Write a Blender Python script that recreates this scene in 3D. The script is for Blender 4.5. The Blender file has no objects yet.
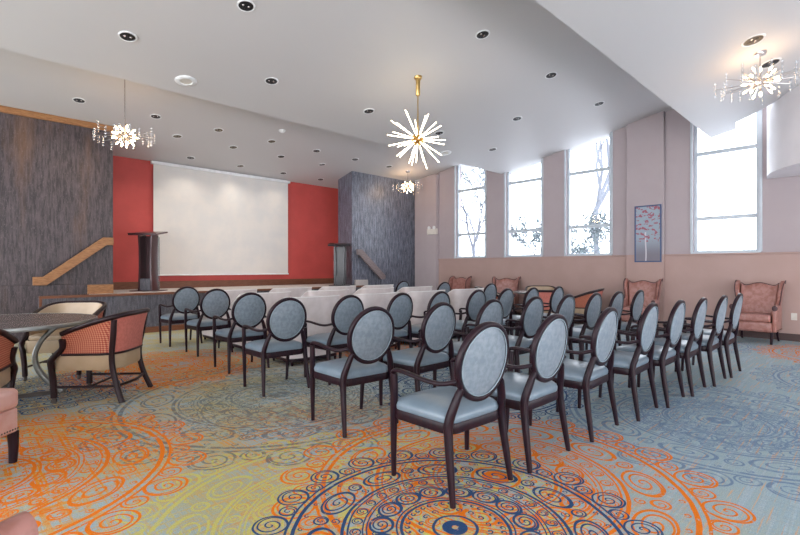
import bpy, math, random
from mathutils import Vector, Matrix
R = math.radians
PI = math.pi
S = bpy.context.scene
C = S.collection
random.seed(7)

# ------------------------------------------------------------------ materials
class Nd:
    """a node socket with arithmetic"""
    def __init__(s, t, o): s.t = t; s.o = o
    def _m(s, op, *a):
        n = s.t.nodes.new('ShaderNodeMath'); n.operation = op
        for i, v in enumerate((s,) + a):
            if isinstance(v, Nd): s.t.links.new(v.o, n.inputs[i])
            else: n.inputs[i].default_value = v
        return Nd(s.t, n.outputs[0])
    def __add__(s, b): return s._m('ADD', b)
    __radd__ = __add__
    def __sub__(s, b): return s._m('SUBTRACT', b)
    def __rsub__(s, b): return (s * -1.0)._m('ADD', b)
    def __mul__(s, b): return s._m('MULTIPLY', b)
    __rmul__ = __mul__
    def __truediv__(s, b): return s._m('DIVIDE', b)
    def lt(s, b): return s._m('LESS_THAN', b)
    def gt(s, b): return s._m('GREATER_THAN', b)
    def abs(s): return s._m('ABSOLUTE')
    def fract(s): return s._m('FRACT')
    def max(s, b): return s._m('MAXIMUM', b)
    def min(s, b): return s._m('MINIMUM', b)
    def atan2(s, b): return s._m('ARCTAN2', b)
    def sqrt(s): return s._m('SQRT')
    def sin(s): return s._m('SINE')

def smooth(x, a, b):
    n = x.t.nodes.new('ShaderNodeMapRange'); n.interpolation_type = 'SMOOTHSTEP'
    x.t.links.new(x.o, n.inputs[0]); n.inputs[1].default_value = a; n.inputs[2].default_value = b
    return Nd(x.t, n.outputs[0])

def new_mat(name):
    m = bpy.data.materials.new(name); m.use_nodes = True
    t = m.node_tree; b = t.nodes['Principled BSDF']
    return m, t, b

def noise(t, vec, scale, detail=3, rough=.5, stretch=None):
    if stretch:
        mp = t.nodes.new('ShaderNodeVectorMath'); mp.operation = 'MULTIPLY'
        mp.inputs[1].default_value = stretch; t.links.new(vec, mp.inputs[0]); vec = mp.outputs[0]
    n = t.nodes.new('ShaderNodeTexNoise'); n.inputs['Scale'].default_value = scale
    n.inputs['Detail'].default_value = detail; n.inputs['Roughness'].default_value = rough
    t.links.new(vec, n.inputs['Vector'])
    return Nd(t, n.outputs['Fac'])

def coords(t, kind='Object'):
    n = t.nodes.new('ShaderNodeTexCoord'); return n.outputs[kind]

def world_pos(t):
    return t.nodes.new('ShaderNodeNewGeometry').outputs['Position']

def mix(t, f, a, b):
    n = t.nodes.new('ShaderNodeMix'); n.data_type = 'RGBA'
    if isinstance(f, Nd): t.links.new(f.o, n.inputs[0])
    else: n.inputs[0].default_value = f
    for i, c in ((6, a), (7, b)):
        if isinstance(c, tuple): n.inputs[i].default_value = (*c, 1)
        else: t.links.new(c, n.inputs[i])
    return n.outputs[2]

def bump(t, b, h, strength=.3, dist=.01):
    n = t.nodes.new('ShaderNodeBump'); n.inputs['Strength'].default_value = strength
    n.inputs['Distance'].default_value = dist
    t.links.new(h.o, n.inputs['Height']); t.links.new(n.outputs[0], b.inputs['Normal'])

def simple(name, col, rough=.5, metal=0, col2=None, nscale=8, stretch=None, bstr=0, spec=None, sheen=0, coat=0, kind='Object'):
    m, t, b = new_mat(name)
    b.inputs['Roughness'].default_value = rough; b.inputs['Metallic'].default_value = metal
    if spec is not None: b.inputs['Specular IOR Level'].default_value = spec
    if sheen: b.inputs['Sheen Weight'].default_value = sheen; b.inputs['Sheen Roughness'].default_value = .4
    if coat: b.inputs['Coat Weight'].default_value = coat; b.inputs['Coat Roughness'].default_value = .15
    if col2 is None: col2 = tuple(c * .9 for c in col)
    n = noise(t, coords(t, kind), nscale, 4, .55, stretch)
    t.links.new(mix(t, smooth(n, .35, .65), col, col2), b.inputs['Base Color'])
    if bstr: bump(t, b, n, bstr)
    return m

def emis(name, col, s):
    m, t, b = new_mat(name)
    b.inputs['Base Color'].default_value = (*col, 1)
    b.inputs['Emission Color'].default_value = (*col, 1); b.inputs['Emission Strength'].default_value = s
    return m

def glassy(name, tint=(1, 1, 1), amount=.12, rough=.02):
    """thin clear sheet: mostly transparent with a glossy skin"""
    m = bpy.data.materials.new(name); m.use_nodes = True; t = m.node_tree
    t.nodes.remove(t.nodes['Principled BSDF']); o = t.nodes['Material Output']
    tr = t.nodes.new('ShaderNodeBsdfTransparent'); tr.inputs[0].default_value = (*tint, 1)
    gl = t.nodes.new('ShaderNodeBsdfGlossy'); gl.inputs['Roughness'].default_value = rough
    mx = t.nodes.new('ShaderNodeMixShader'); mx.inputs[0].default_value = amount
    t.links.new(tr.outputs[0], mx.inputs[1]); t.links.new(gl.outputs[0], mx.inputs[2]); t.links.new(mx.outputs[0], o.inputs[0])
    return m

def grain_wood(name, dark, light, warm, sc=1.0, rough=.45):
    m, t, b = new_mat(name); p = world_pos(t)
    fine = noise(t, p, 34 * sc, 6, .7, (1, 1, .12)); broad = noise(t, p, 1.6 * sc, 4, .6, (1, 1, .22))
    pore = noise(t, p, 120 * sc, 3, .6, (1, 1, .25))
    c1 = mix(t, smooth(fine, .36, .66), dark, light)
    c2 = mix(t, smooth(broad, .52, .75) * .55, c1, warm)
    c3 = mix(t, smooth(pore, .58, .7) * .45, c2, tuple(min(1, x * 2.4) for x in light))
    t.links.new(c3, b.inputs['Base Color']); b.inputs['Roughness'].default_value = rough
    bump(t, b, fine, .15, .004)
    return m

def weave(name, a, bcol, n=70, kind='Object', rough=.6):
    m, t, b = new_mat(name)
    sep = t.nodes.new('ShaderNodeSeparateXYZ'); t.links.new(coords(t, kind), sep.inputs[0])
    x, y, z = (Nd(t, sep.outputs[i]) for i in range(3))
    u = (x + y) * 1.0
    d1 = ((u + z) * n).sin(); d2 = ((u - z) * n).sin()
    k = smooth(d1 * d2, -.15, .3)
    t.links.new(mix(t, k, a, bcol), b.inputs['Base Color']); b.inputs['Roughness'].default_value = rough
    bump(t, b, k, .4, .003)
    return m

def medallion_group():
    g = bpy.data.node_groups.new('medallion', 'ShaderNodeTree')
    for n, k in (('Vector', 'NodeSocketVector'), ('CX', 'NodeSocketFloat'), ('CY', 'NodeSocketFloat'), ('Radius', 'NodeSocketFloat')):
        g.interface.new_socket(n, in_out='INPUT', socket_type=k)
    g.interface.new_socket('Lines', in_out='OUTPUT', socket_type='NodeSocketFloat')
    gi = g.nodes.new('NodeGroupInput'); go = g.nodes.new('NodeGroupOutput')
    sep = g.nodes.new('ShaderNodeSeparateXYZ'); g.links.new(gi.outputs[0], sep.inputs[0])
    cx, cy, rad = Nd(g, gi.outputs[1]), Nd(g, gi.outputs[2]), Nd(g, gi.outputs[3])
    x = (Nd(g, sep.outputs[0]) - cx) / rad; y = (Nd(g, sep.outputs[1]) - cy) / rad
    r = (x * x + y * y).sqrt(); a = y.atan2(x)
    out = []
    def ring(q, w): out.append((r - q).abs().lt(w))
    def cell(N, q, cr, pitch, th, off=0., sx=1., outline=None, side=None):
        f = (a * (N / (2 * PI)) + off).fract() - .5
        u = f * (2 * PI / N * q * sx); v = r - q
        rho = (u * u + v * v).sqrt()
        sp = ((rho / pitch) - v.atan2(u) * (1 / (2 * PI))).fract() - .5
        k = sp.abs().lt(th) * rho.lt(cr)
        if outline: k = k.max((rho - cr).abs().lt(outline))
        if side == 'out': k = k * r.gt(1.035)
        out.append(k)
    ring(1.0, .013); ring(1.045, .008)
    cell(20, 1.155, .105, .046, .125, 0, 1, .007, 'out'); cell(20, 1.10, .058, .034, .13, .5, 1, .006, 'out')
    cell(40, .955, .022, .022, .2, .25)
    cell(11, .825, .095, .045, .12, 0, .62, .007); cell(11, .85, .045, .03, .15, .5, 1, .006); cell(11, .76, .034, .024, .18, .5)
    ring(.70, .011); ring(.668, .006)
    cell(32, .62, .034, .026, .16, 0, 1, .004)
    ring(.575, .005); ring(.55, .005)
    cell(15, .46, .072, .030, .17, 0, .8, .008); cell(15, .50, .024, .02, .2, .5)
    ring(.365, .006); ring(.335, .010)
    cell(36, .292, .022, .03, .22)
    cell(16, .21, .026, .024, .2)
    ring(.135, .009); ring(.05, .030)
    k = out[0]
    for o in out[1:]: k = k.max(o)
    g.links.new(k.o, go.inputs[0])
    return g

def carpet():
    m, t, b = new_mat('carpet'); p = world_pos(t); G = medallion_group()
    def med(cx, cy, rad):
        n = t.nodes.new('ShaderNodeGroup'); n.node_tree = G
        # the hand-drawn wobble of the weave
        t.links.new(wob, n.inputs[0])
        n.inputs[1].default_value = cx; n.inputs[2].default_value = cy; n.inputs[3].default_value = rad
        return Nd(t, n.outputs[0])
    nz = t.nodes.new('ShaderNodeTexNoise'); nz.inputs['Scale'].default_value = 9; t.links.new(p, nz.inputs['Vector'])
    sb = t.nodes.new('ShaderNodeVectorMath'); sb.operation = 'SUBTRACT'; sb.inputs[1].default_value = (.5, .5, .5)
    t.links.new(nz.outputs['Color'], sb.inputs[0])
    sc = t.nodes.new('ShaderNodeVectorMath'); sc.operation = 'SCALE'; sc.inputs['Scale'].default_value = .012
    t.links.new(sb.outputs[0], sc.inputs[0])
    ad = t.nodes.new('ShaderNodeVectorMath'); t.links.new(p, ad.inputs[0]); t.links.new(sc.outputs[0], ad.inputs[1])
    wob = ad.outputs[0]
    sep = t.nodes.new('ShaderNodeSeparateXYZ'); t.links.new(p, sep.inputs[0])
    X, Y = Nd(t, sep.outputs[0]), Nd(t, sep.outputs[1])
    big = noise(t, p, .55, 2); big2 = noise(t, p, 1.3, 3); grit = noise(t, p, 160, 2, .7); worn = noise(t, p, 14, 5, .75)
    sx = noise(t, p, 1.0, 3, .6, (1.1, 26, 1)); sy = noise(t, p, 1.0, 3, .6, (26, 1.1, 1))
    sx2 = noise(t, p, 1.0, 2, .6, (2.2, 70, 1)); sy2 = noise(t, p, 1.0, 2, .6, (70, 2.2, 1))
    blue = (.28, .375, .42); yel = (.36, .335, .15); orange = (.66, .155, .004); navy = (.022, .060, .15)
    steel = (.085, .15, .27); lime = (.50, .46, .11); dusk = (.055, .085, .12)
    tx = noise(t, p, 1.0, 2, .5, (1.6, 62, 1)); ty = noise(t, p, 1.0, 2, .5, (62, 1.6, 1))
    west = smooth(X * -1 + Y * .35, -3.4, .4)      # blue-white of window reflections put into the colour eastward; more orange pattern westward
    thread = smooth(tx, .49, .56).max(smooth(ty, .50, .57))
    c = mix(t, smooth(big2, .40, .64) * (west * .6 + .05), blue, yel)
    c = mix(t, thread * (west * .62 + .08) * smooth(worn, .3, .55), c, (.46, .36, .10))
    c = mix(t, smooth(sx, .5, .62) * (1.0 - west) * .6, c, (.40, .49, .53))
    def near(cx, cy, r0, r1):
        dx = X - cx; dy = Y - cy
        return 1.0 - smooth((dx * dx + dy * dy).sqrt(), r0, r1)
    field = near(.1, 3.9, .5, 1.7).max(near(2.0, 1.7, .4, 1.5) * .75).max(near(1.7, 5.9, .4, 1.5) * .85).max(near(4.6, 5.2, .6, 2.2) * .6).max(near(2.1, 3.0, .3, 1.3) * .7)
    plaid = smooth(sx, .50, .56).max(smooth(sy, .51, .57))
    c = mix(t, plaid * thread * (field * .85 + .15) * (west * .85 + .15), c, (.60, .25, .015))
    c = mix(t, field * smooth(worn, .50, .56) * thread, c, orange)
    c = mix(t, smooth(sx2, .60, .64) * (1.0 - west * .6) * .7, c, (.62, .33, .14))
    c = mix(t, smooth(sy2 * .5 + sx * .5, .50, .56) * (1.0 - west) * .25, c, (.17, .24, .33))
    def lay(c, meds, col, lo, hi, amt=1.0):
        k = None
        for q in meds:
            v = med(*q); k = v if k is None else k.max(v)
        return mix(t, k * smooth(worn, lo, hi) * amt, c, col)
    c = lay(c, [(1.45, 1.85, .95), (-1.6, 2.2, 1.0)], lime, .36, .46, .85)
    c = lay(c, [(2.2, 3.8, .72), (2.3, 4.1, 1.35), (6.3, 4.9, .9)], dusk, .38, .52, .66)
    c = lay(c, [(4.47, .93, .52), (4.5, .9, 1.10), (7.3, 2.9, .9), (7.0, -.2, 1.0), (8.9, 2.2, .8)], steel, .34, .48, .7)
    c = lay(c, [(2.32, 1.58, 1.02), (0, 3.7, 1.06), (1.94, 6.3, .95), (4.9, 6.0, 1.0), (.5, -.3, .9), (9.0, .2, .9)], orange, .34, .42)
    c = lay(c, [(1.73, 1.41, .775), (3.9, 2.9, .85), (.6, 5.9, .7)], navy, .30, .38)
    gr = t.nodes.new('ShaderNodeMix'); gr.data_type = 'RGBA'; gr.blend_type = 'MULTIPLY'; gr.inputs[0].default_value = 1
    cmb = t.nodes.new('ShaderNodeCombineColor'); gv = smooth(grit, .25, .75) * .38 + .84
    for i in range(3): t.links.new(gv.o, cmb.inputs[i])
    t.links.new(c, gr.inputs[6]); t.links.new(cmb.outputs[0], gr.inputs[7]); c = gr.outputs[2]
    t.links.new(c, b.inputs['Base Color'])
    b.inputs['Roughness'].default_value = .8; b.inputs['Specular IOR Level'].default_value = .15
    bump(t, b, grit, .35, .004)
    return m

def stripes(name, cols, w):
    return simple(name, cols[0], .8, col2=cols[1])

MT = dict(
    carpet=carpet(),
    ceil=simple('ceiling_paint', (.60, .585, .59), .55, nscale=1.5, col2=(.585, .57, .575), bstr=.02, kind='Generated'),
    bulk=simple('bulkhead_paint', (.72, .70, .73), .5, nscale=2, kind='Generated'),
    wall=simple('wall_paint', (.395, .335, .345), .7, nscale=2, col2=(.38, .32, .33)),
    wall_low=simple('wainscot_paint', (.41, .28, .25), .7, nscale=2, col2=(.39, .265, .235)),
    red=simple('red_paint', (.56, .075, .065), .6, nscale=2),
    beige=simple('beige_paint', (.62, .50, .36), .7),
    dark=grain_wood('cerused_dark_oak', (.030, .022, .026), (.095, .072, .076), (.20, .095, .04)),
    block_lit_oak=grain_wood('cerused_oak_window_sheen', (.05, .055, .075), (.20, .215, .27), (.11, .11, .15), .8, .35),  # bluer, lighter copy of the dark oak: window reflection put into the colour
    stagewood=grain_wood('stage_front_oak', (.05, .05, .062), (.12, .115, .135), (.12, .10, .09), 1.3),
    oak=simple('oak_rail', (.36, .17, .065), .45, col2=(.22, .09, .03), nscale=6, stretch=(2, 2, 22), bstr=.05),
    oakgrey=simple('grey_oak_rail', (.25, .20, .20), .45, col2=(.16, .12, .12), nscale=6, stretch=(2, 2, 22)),
    brown=simple('brown_stained_trim', (.20, .075, .035), .4, col2=(.13, .045, .022), nscale=9, stretch=(1, 12, 12)),
    base=simple('dark_baseboard', (.055, .025, .022), .45, nscale=6),
    deck=simple('stage_deck_carpet', (.50, .46, .44), .9, nscale=60, bstr=.2),
    espresso=simple('espresso_wood', (.010, .005, .010), .36, col2=(.020, .007, .011), nscale=9, stretch=(4, 4, .8), spec=.22),
    clubwood=simple('mahogany_wood', (.020, .007, .009), .36, col2=(.012, .004, .006), nscale=9, coat=.06, spec=.25),
    blue=simple('blue_grey_velvet', (.145, .185, .225), .5, col2=(.205, .245, .285), nscale=30, bstr=.08, sheen=.15),
    vinyl=simple('blue_grey_vinyl', (.135, .185, .23), .3, col2=(.165, .215, .26), nscale=7, bstr=.03),
    piping=simple('pale_blue_piping', (.26, .33, .38), .5),
    glide=simple('steel_glide', (.6, .6, .62), .25, .9),
    cream=simple('cream_velvet', (.62, .56, .55), .7, col2=(.55, .49, .48), nscale=6, sheen=.3, bstr=.03),
    cream_top=simple('ivory_piping', (.80, .78, .76), .5),
    leather=simple('cream_leather', (.43, .32, .21), .34, col2=(.38, .28, .175), nscale=5, bstr=.05),
    club_lit=simple('club_fabric_lit_pink', (.50, .15, .115), .6, col2=(.42, .12, .09), nscale=40, bstr=.1),  # pinker back panel of the club fabric, mostly light put into the colour
    weave=weave('orange_woven_fabric', (.26, .030, .014), (.48, .20, .11), 170),
    cloth=simple('coral_leather', (.36, .17, .145), .36, col2=(.27, .11, .085), nscale=14, bstr=.06),
    wingedge=simple('plum_trim', (.06, .025, .03), .5),
    leather_lit=simple('armchair_leather_lit', (.55, .33, .29), .35, col2=(.50, .26, .21), nscale=9, bstr=.05),  # paler copy of the armchair leather, its lit look put into the colour
    tabletop=simple('dark_table_laminate', (.12, .092, .085), .25, col2=(.15, .118, .108), nscale=1.5, stretch=(1, 5, 1)),
    pewter=simple('brushed_pewter', (.25, .26, .25), .35, .75, nscale=12, stretch=(1, 1, 9)),
    bronze=simple('dark_bronze', (.10, .085, .075), .35, .6),
    screen=simple('screen_fabric', (.66, .64, .62), .8, nscale=2, col2=(.72, .68, .64)),
    white=simple('white_enamel', (.82, .83, .84), .4),
    frame=simple('white_window_frame', (.50, .55, .60), .4, nscale=3),
    black=simple('black_lacquer', (.012, .012, .016), .28, nscale=6, coat=.3),
    plum=simple('dark_cherry_wood', (.050, .014, .018), .3, nscale=6, coat=.3),
    acrylic=glassy('smoked_acrylic', (.72, .74, .76), .15),
    pane=glassy('window_glass', (.96, .98, 1), .05),
    drop=glassy('clear_glass_drop', (.93, .95, .97), .22, .08),
    brass=simple('brushed_brass', (.58, .38, .14), .3, .95),
    nickel=simple('polished_nickel', (.62, .58, .55), .2, .95),
    rod=emis('glowing_acrylic_rod', (1, .86, .62), 9),
    bulb=emis('warm_bulb', (1, .66, .36), 42),
    reflector=simple('dark_reflector', (.018, .018, .022), .5, .2),
    gold_reflector=simple('gold_reflector', (.10, .065, .02), .5, .2),
    plastic=simple('ivory_plastic', (.66, .62, .56), .4),
    navy=simple('navy_frame', (.03, .06, .16), .35),
    bark=simple('bark', (.17, .18, .21), .9, nscale=20),
    leaf=simple('evergreen_leaf', (.14, .18, .19), .8, nscale=20),
    snow=simple('pale_ground', (.7, .72, .74), .9, nscale=.4),
    brickpale=simple('pale_brick', (.45, .50, .58), .8, nscale=20),
)

# ------------------------------------------------------------------ mesh helpers
class MB:
    def __init__(s): s.v = []; s.f = []
    def add(s, vs, fs):
        o = len(s.v); s.v += [tuple(q) for q in vs]; s.f += [tuple(i + o for i in f) for f in fs]; return s
    def box(s, x0, x1, y0, y1, z0, z1, mtx=None):
        vs = [Vector((x, y, z)) for z in (z0, z1) for y in (y0, y1) for x in (x0, x1)]
        if mtx is not None: vs = [mtx @ q for q in vs]
        return s.add(vs, [(0, 2, 3, 1), (4, 5, 7, 6), (0, 1, 5, 4), (2, 6, 7, 3), (0, 4, 6, 2), (1, 3, 7, 5)])
    def loft(s, rings, cap=True, closed=True):
        n = len(rings[0]); vs = [q for r in rings for q in r]; fs = []
        for i in range(len(rings) - 1):
            for j in range(n if closed else n - 1):
                k = (j + 1) % n
                fs.append((i * n + j, i * n + k, (i + 1) * n + k, (i + 1) * n + j))
        if cap and closed:
            fs.append(tuple(range(n))[::-1]); fs.append(tuple((len(rings) - 1) * n + j for j in range(n)))
        return s.add(vs, fs)
    def sweep(s, path, sec, up=(0, 0, 1), cap=True, loop=False):
        """sec: list of (a,b) or function i -> list; a across, b along up"""
        P = [Vector(p) for p in path]; n = len(P); up = Vector(up); rings = []
        for i in range(n):
            if loop: tg = P[(i + 1) % n] - P[i - 1]
            else: tg = P[min(i + 1, n - 1)] - P[max(i - 1, 0)]
            tg.normalize(); sd = tg.cross(up)
            if sd.length < 1e-4: sd = Vector((1, 0, 0))
            sd.normalize(); u2 = sd.cross(tg)
            q = sec(i) if callable(sec) else sec
            rings.append([P[i] + sd * a + u2 * b for a, b in q])
        if loop: rings.append(rings[0]); cap = False
        return s.loft(rings, cap)
    def tube(s, path, r, n=8, up=(0, 0, 1)):
        f = (lambda i: [((r[i] if isinstance(r, (list, tuple)) else r) * math.cos(2 * PI * k / n), (r[i] if isinstance(r, (list, tuple)) else r) * math.sin(2 * PI * k / n)) for k in range(n)])
        P = [Vector(p) for p in path]; d = (P[-1] - P[0]).normalized() if (P[-1] - P[0]).length > 0 else Vector((0, 0, 1))
        if abs(d.dot(Vector(up))) > .95: up = (1, 0.01, 0)
        return s.sweep(path, f, up)
    def lathe(s, prof, n=24, c=(0, 0, 0), mtx=None):
        rings = []
        for r, z in prof:
            q = [Vector((r * math.cos(2 * PI * k / n), r * math.sin(2 * PI * k / n), z)) for k in range(n)]
            if mtx is not None: q = [mtx @ w for w in q]
            rings.append([w + Vector(c) for w in q])
        return s.loft(rings)
    def prism(s, poly, z0, z1):
        return s.loft([[Vector((x, y, z0)) for x, y in poly], [Vector((x, y, z1)) for x, y in poly]])
    def prism_x(s, poly, x0, x1):
        return s.loft([[Vector((x0, y, z)) for y, z in poly], [Vector((x1, y, z)) for y, z in poly]])
    def prism_y(s, poly, y0, y1):
        return s.loft([[Vector((x, y0, z)) for x, z in poly], [Vector((x, y1, z)) for x, z in poly]])
    def build(s, name, mat, parent=None, smooth=False, bevel=0, sub=0, seg=2):
        me = bpy.data.meshes.new(name); me.from_pydata(s.v, [], s.f)
        import bmesh
        bm = bmesh.new(); bm.from_mesh(me); bmesh.ops.recalc_face_normals(bm, faces=bm.faces[:]); bm.to_mesh(me); bm.free()
        me.materials.append(MT[mat] if isinstance(mat, str) else mat)
        if smooth: me.shade_smooth()
        o = bpy.data.objects.new(name, me); C.objects.link(o)
        if parent: o.parent = parent
        if bevel:
            md = o.modifiers.new('b', 'BEVEL'); md.width = bevel; md.segments = seg; md.limit_method = 'ANGLE'; md.angle_limit = R(40)
        if smooth:
            md = o.modifiers.new('e', 'EDGE_SPLIT'); md.split_angle = R(50)
        if sub:
            md = o.modifiers.new('s', 'SUBSURF'); md.levels = sub; md.render_levels = sub
        return o

def rr(w, h, r=.3, n=3):
    """rounded rectangle section"""
    k = min(w, h) * r; out = []
    for cx, cy, a0 in ((w / 2 - k, h / 2 - k, 0), (-w / 2 + k, h / 2 - k, 90), (-w / 2 + k, -h / 2 + k, 180), (w / 2 - k, -h / 2 + k, 270)):
        for i in range(n):
            a = R(a0 + 90 * i / (n - 1)); out.append((cx + k * math.cos(a), cy + k * math.sin(a)))
    return out

def round_poly(pts, r, n=5):
    out = []; N = len(pts)
    for i in range(N):
        p = Vector(pts[i]); a = (Vector(pts[i - 1]) - p); b = (Vector(pts[(i + 1) % N]) - p)
        q0 = p + a.normalized() * min(r, a.length * .45); q1 = p + b.normalized() * min(r, b.length * .45)
        for k in range(n):
            t = k / (n - 1); q = q0 * (1 - t) ** 2 + p * 2 * t * (1 - t) + q1 * t * t; out.append((q.x, q.y))
    return out

def curve_pts(P, n=6):
    """Catmull-Rom through points"""
    P = [Vector(p) for p in P]; Q = [P[0] * 2 - P[1]] + P + [P[-1] * 2 - P[-2]]; out = []
    for i in range(1, len(Q) - 2):
        for k in range(n):
            t = k / n; a, b, c, d = Q[i - 1:i + 3]
            out.append(.5 * ((2 * b) + (c - a) * t + (2 * a - 5 * b + 4 * c - d) * t * t + (3 * b - a - 3 * c + d) * t ** 3))
    out.append(P[-1]); return out

def tag(o, label, cat, group=None):
    o['label'] = label; o['category'] = cat
    if group: o['group'] = group
    return o
def thing(name, label, cat, loc=(0, 0, 0), rz=0, group=None):
    o = bpy.data.objects.new(name, None); C.objects.link(o); o.empty_display_size = .1
    o.location = loc; o.rotation_euler = (0, 0, rz); return tag(o, label, cat, group)
def struct(o):
    o['kind'] = 'structure'; return o
def copy_tree(o, parent=None):
    c = o.copy(); C.objects.link(c); c.parent = parent
    for ch in KIDS.get(o.name, ()): copy_tree(ch, c)
    return c
KIDS = {}
def index_kids():
    KIDS.clear()
    for o in bpy.data.objects:
        if o.parent: KIDS.setdefault(o.parent.name, []).append(o)
def place(proto, loc, rz, label, group=None, first=False):
    r = proto if first else copy_tree(proto)
    r.location = loc; r.rotation_euler = (0, 0, rz); r['label'] = label
    if group: r['group'] = group
    return r

# ------------------------------------------------------------------ room numbers (metres)
XW = 10.362            # window wall
YS, ZS = 9.812, .775   # stage front and height
YB, YD = 11.541, 10.071
zr = lambda y: 3.941 - .162 * (y - YD)        # rear ceiling
z2 = lambda y: 3.739 + .176 * (6.886 - y)     # middle ceiling
z3 = lambda y: 3.734 + .199 * (2.198 - y)     # front ceiling
XL = -6.0; YF = -4.0; TOP = 5.3

# floor
struct(MB().box(XL, 11, YF - .2, YF, 1.8, TOP).build('front_daylight_header', 'bulk'))  # unseen header added to cut daylight on the front ceiling
struct(MB().box(XL, 11, YF, 12, -.1, 0).build('floor', 'carpet'))
# ceilings
struct(MB().prism_x([(YB + .2, zr(YB + .2)), (6.84, zr(6.84)), (6.84, zr(6.84) + .08), (YB + .2, zr(YB + .2) + .08)], XL, 11).build('ceiling', 'ceil'))
struct(MB().prism_x([(6.886, z2(6.886)), (2.15, z2(2.15)), (2.15, z2(2.15) + .08), (6.84, z2(6.84) + .08), (6.84, zr(6.84)), (6.886, zr(6.886))], XL, XW + .3).build('ceiling', 'ceil'))
cut = [(XL, 2.198), (XW, 2.198), (XW, 1.80), (9.93, 1.73), (9.82, 1.5), (9.60, 1.206), (9.36, .98), (9.10, .80), (8.9, .5), (8.8, 0), (8.8, YF), (XL, YF)]
m = MB(); m.loft([[Vector((x, y, z3(y))) for x, y in cut], [Vector((x, y, z3(y) + .07)) for x, y in cut]])
m.box(XL, XW, 2.15, 2.198, z3(2.198) + .01, z2(2.198))
struct(m.build('ceiling', 'ceil'))
struct(MB().box(8.0, 11, YF, 2.2, 5.25, 5.3).build('ceiling', 'ceil'))  # lid added over the ceiling gap to keep sky light out

# window wall: cells around four window openings
wins = [(7.40, 8.43), (5.72, 6.75), (4.06, 5.09), (1.46, 2.49)]
SILL = 1.53; TH = .26; HEAD = 5.0
ys = [YF] + sorted(v for w in wins for v in w) + [12.0]
m = MB()
m.box(XW, XW + TH, YF, 12, SILL, SILL)  # keeps the origin simple
m = MB(); m.box(XW, XW + TH, YF, 12, 0, SILL)
for i in range(len(ys) - 1):
    a, b_ = ys[i], ys[i + 1]
    if (round(a, 3), round(b_, 3)) in [(round(p, 3), round(q, 3)) for p, q in wins]: m.box(XW, XW + TH, a, b_, HEAD, TOP)
    else: m.box(XW, XW + TH, a, b_, SILL, TOP)
struct(m.build('wall_right', 'wall'))
m = MB()
m.box(XW - .035, XW, YF, 9.05, 0, SILL - .03)
m.box(XW - .06, XW, YF, 9.05, SILL - .03, SILL)
struct(m.build('trim_1', 'wall_low', bevel=.006))
struct(MB().box(XW - .055, XW - .035, YF, 9.05, 0, .125).build('baseboard_right', 'base', bevel=.004))
struct(MB().box(XW - .11, XW - .06, 8.62 + .45, 9.07 + .45, 0, zr(9.5)).box(XW - .07, XW, 9.05, 9.95, 0, zr(9.3)).build('trim_2', 'wall', bevel=.01))
m = MB()                                            # pilaster behind the picture
m.box(XW - .10, XW - .035, 2.98, 3.70, SILL, 4.5)
struct(m.build('trim_3', 'wall', bevel=.008))
struct(MB().box(XW - .10, XW - .055, 2.98, 3.70, 0, SILL).build('trim_10', 'wall_low', bevel=.006))

for i, (a, b_) in enumerate(wins):
    w = struct(bpy.data.objects.new('window_%d' % (i + 1), None)); C.objects.link(w); w.location = (XW, (a + b_) / 2, SILL)
    h_ = (b_ - a) / 2; T = HEAD - SILL
    f = MB(); x0, x1 = .06, .13
    f.box(x0, x1, -h_, -h_ + .055, 0, T); f.box(x0, x1, h_ - .055, h_, 0, T); f.box(x0, x1, -h_ + .055, h_ - .055, 0, .06); f.box(x0, x1, -h_ + .055, h_ - .055, T - .05, T)
    f.build('window_frame', 'frame', w, bevel=.004)
    for z in (2.211, 3.471):
        MB().box(x0 + .01, x1 - .01, -h_ + .055, h_ - .055, z - SILL - .036, z - SILL + .036).build('mullion', 'frame', w, bevel=.004)
    MB().box(-.05, x0, -h_ - .03, h_ + .03, -.0, .03).build('window_sill', 'frame', w, bevel=.005)
    c = MB()                                       # slim white casing round the opening
    c.box(-.02, 0, -h_ - .045, -h_, .03, T); c.box(-.02, 0, h_, h_ + .045, .03, T)
    c.build('casing', 'frame', w, bevel=.003)
    for (p, q) in ((.06, .681 - .03), (.681 + .03, 1.941 - .03), (1.941 + .03, T - .05)):
        MB().box(.092, .098, -h_ + .055, h_ - .055, p, q).build('pane', 'pane', w)

# curved bulkhead by the last window
pts = [(XW - 1.5 * math.cos(a), .1 + 1.24 * math.sin(a)) for a in [R(k) for k in range(90, -1, -6)]]
poly = pts + [(XW - 1.5, YF), (XW, YF)]
struct(MB().prism(poly, 2.83, TOP).build('wall_bulkhead', 'bulk', smooth=True))

# stage end of the room
struct(MB().box(XL, 2.14, YD, YD + .2, 0, zr(YD)).box(2.04, 2.14, YD + .2, YB, 0, zr(YB)).build('wall_left', 'dark'))
struct(MB().box(XL, 2.14, YD - .04, YD, 0, .96).build('trim_4', 'dark', bevel=.006))
struct(MB().box(XL, 2.14, YD - .03, YD, zr(YD) - .11, zr(YD) - .0).build('trim_5', 'oak', bevel=.004))
struct(MB().box(2.04, 8.7, YB, YB + .15, 0, zr(YB) + .05).build('wall_back', 'red'))
struct(MB().box(2.14, 8.55, YB - .02, YB, ZS, ZS + .17).build('baseboard_back', 'brown', bevel=.004))
m = MB().prism([(7.87, YD), (XW, YD), (XW, YD + .15), (8.02, YD + .15), (8.12, 10.85), (7.97, 10.85)], 0, zr(YD) + .02)
struct(m.build('wall_block', 'block_lit_oak'))
struct(MB().box(8.5, 8.65, 10.8, YB, 0, zr(10.8)).build('wall_stage_right', 'beige'))
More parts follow.
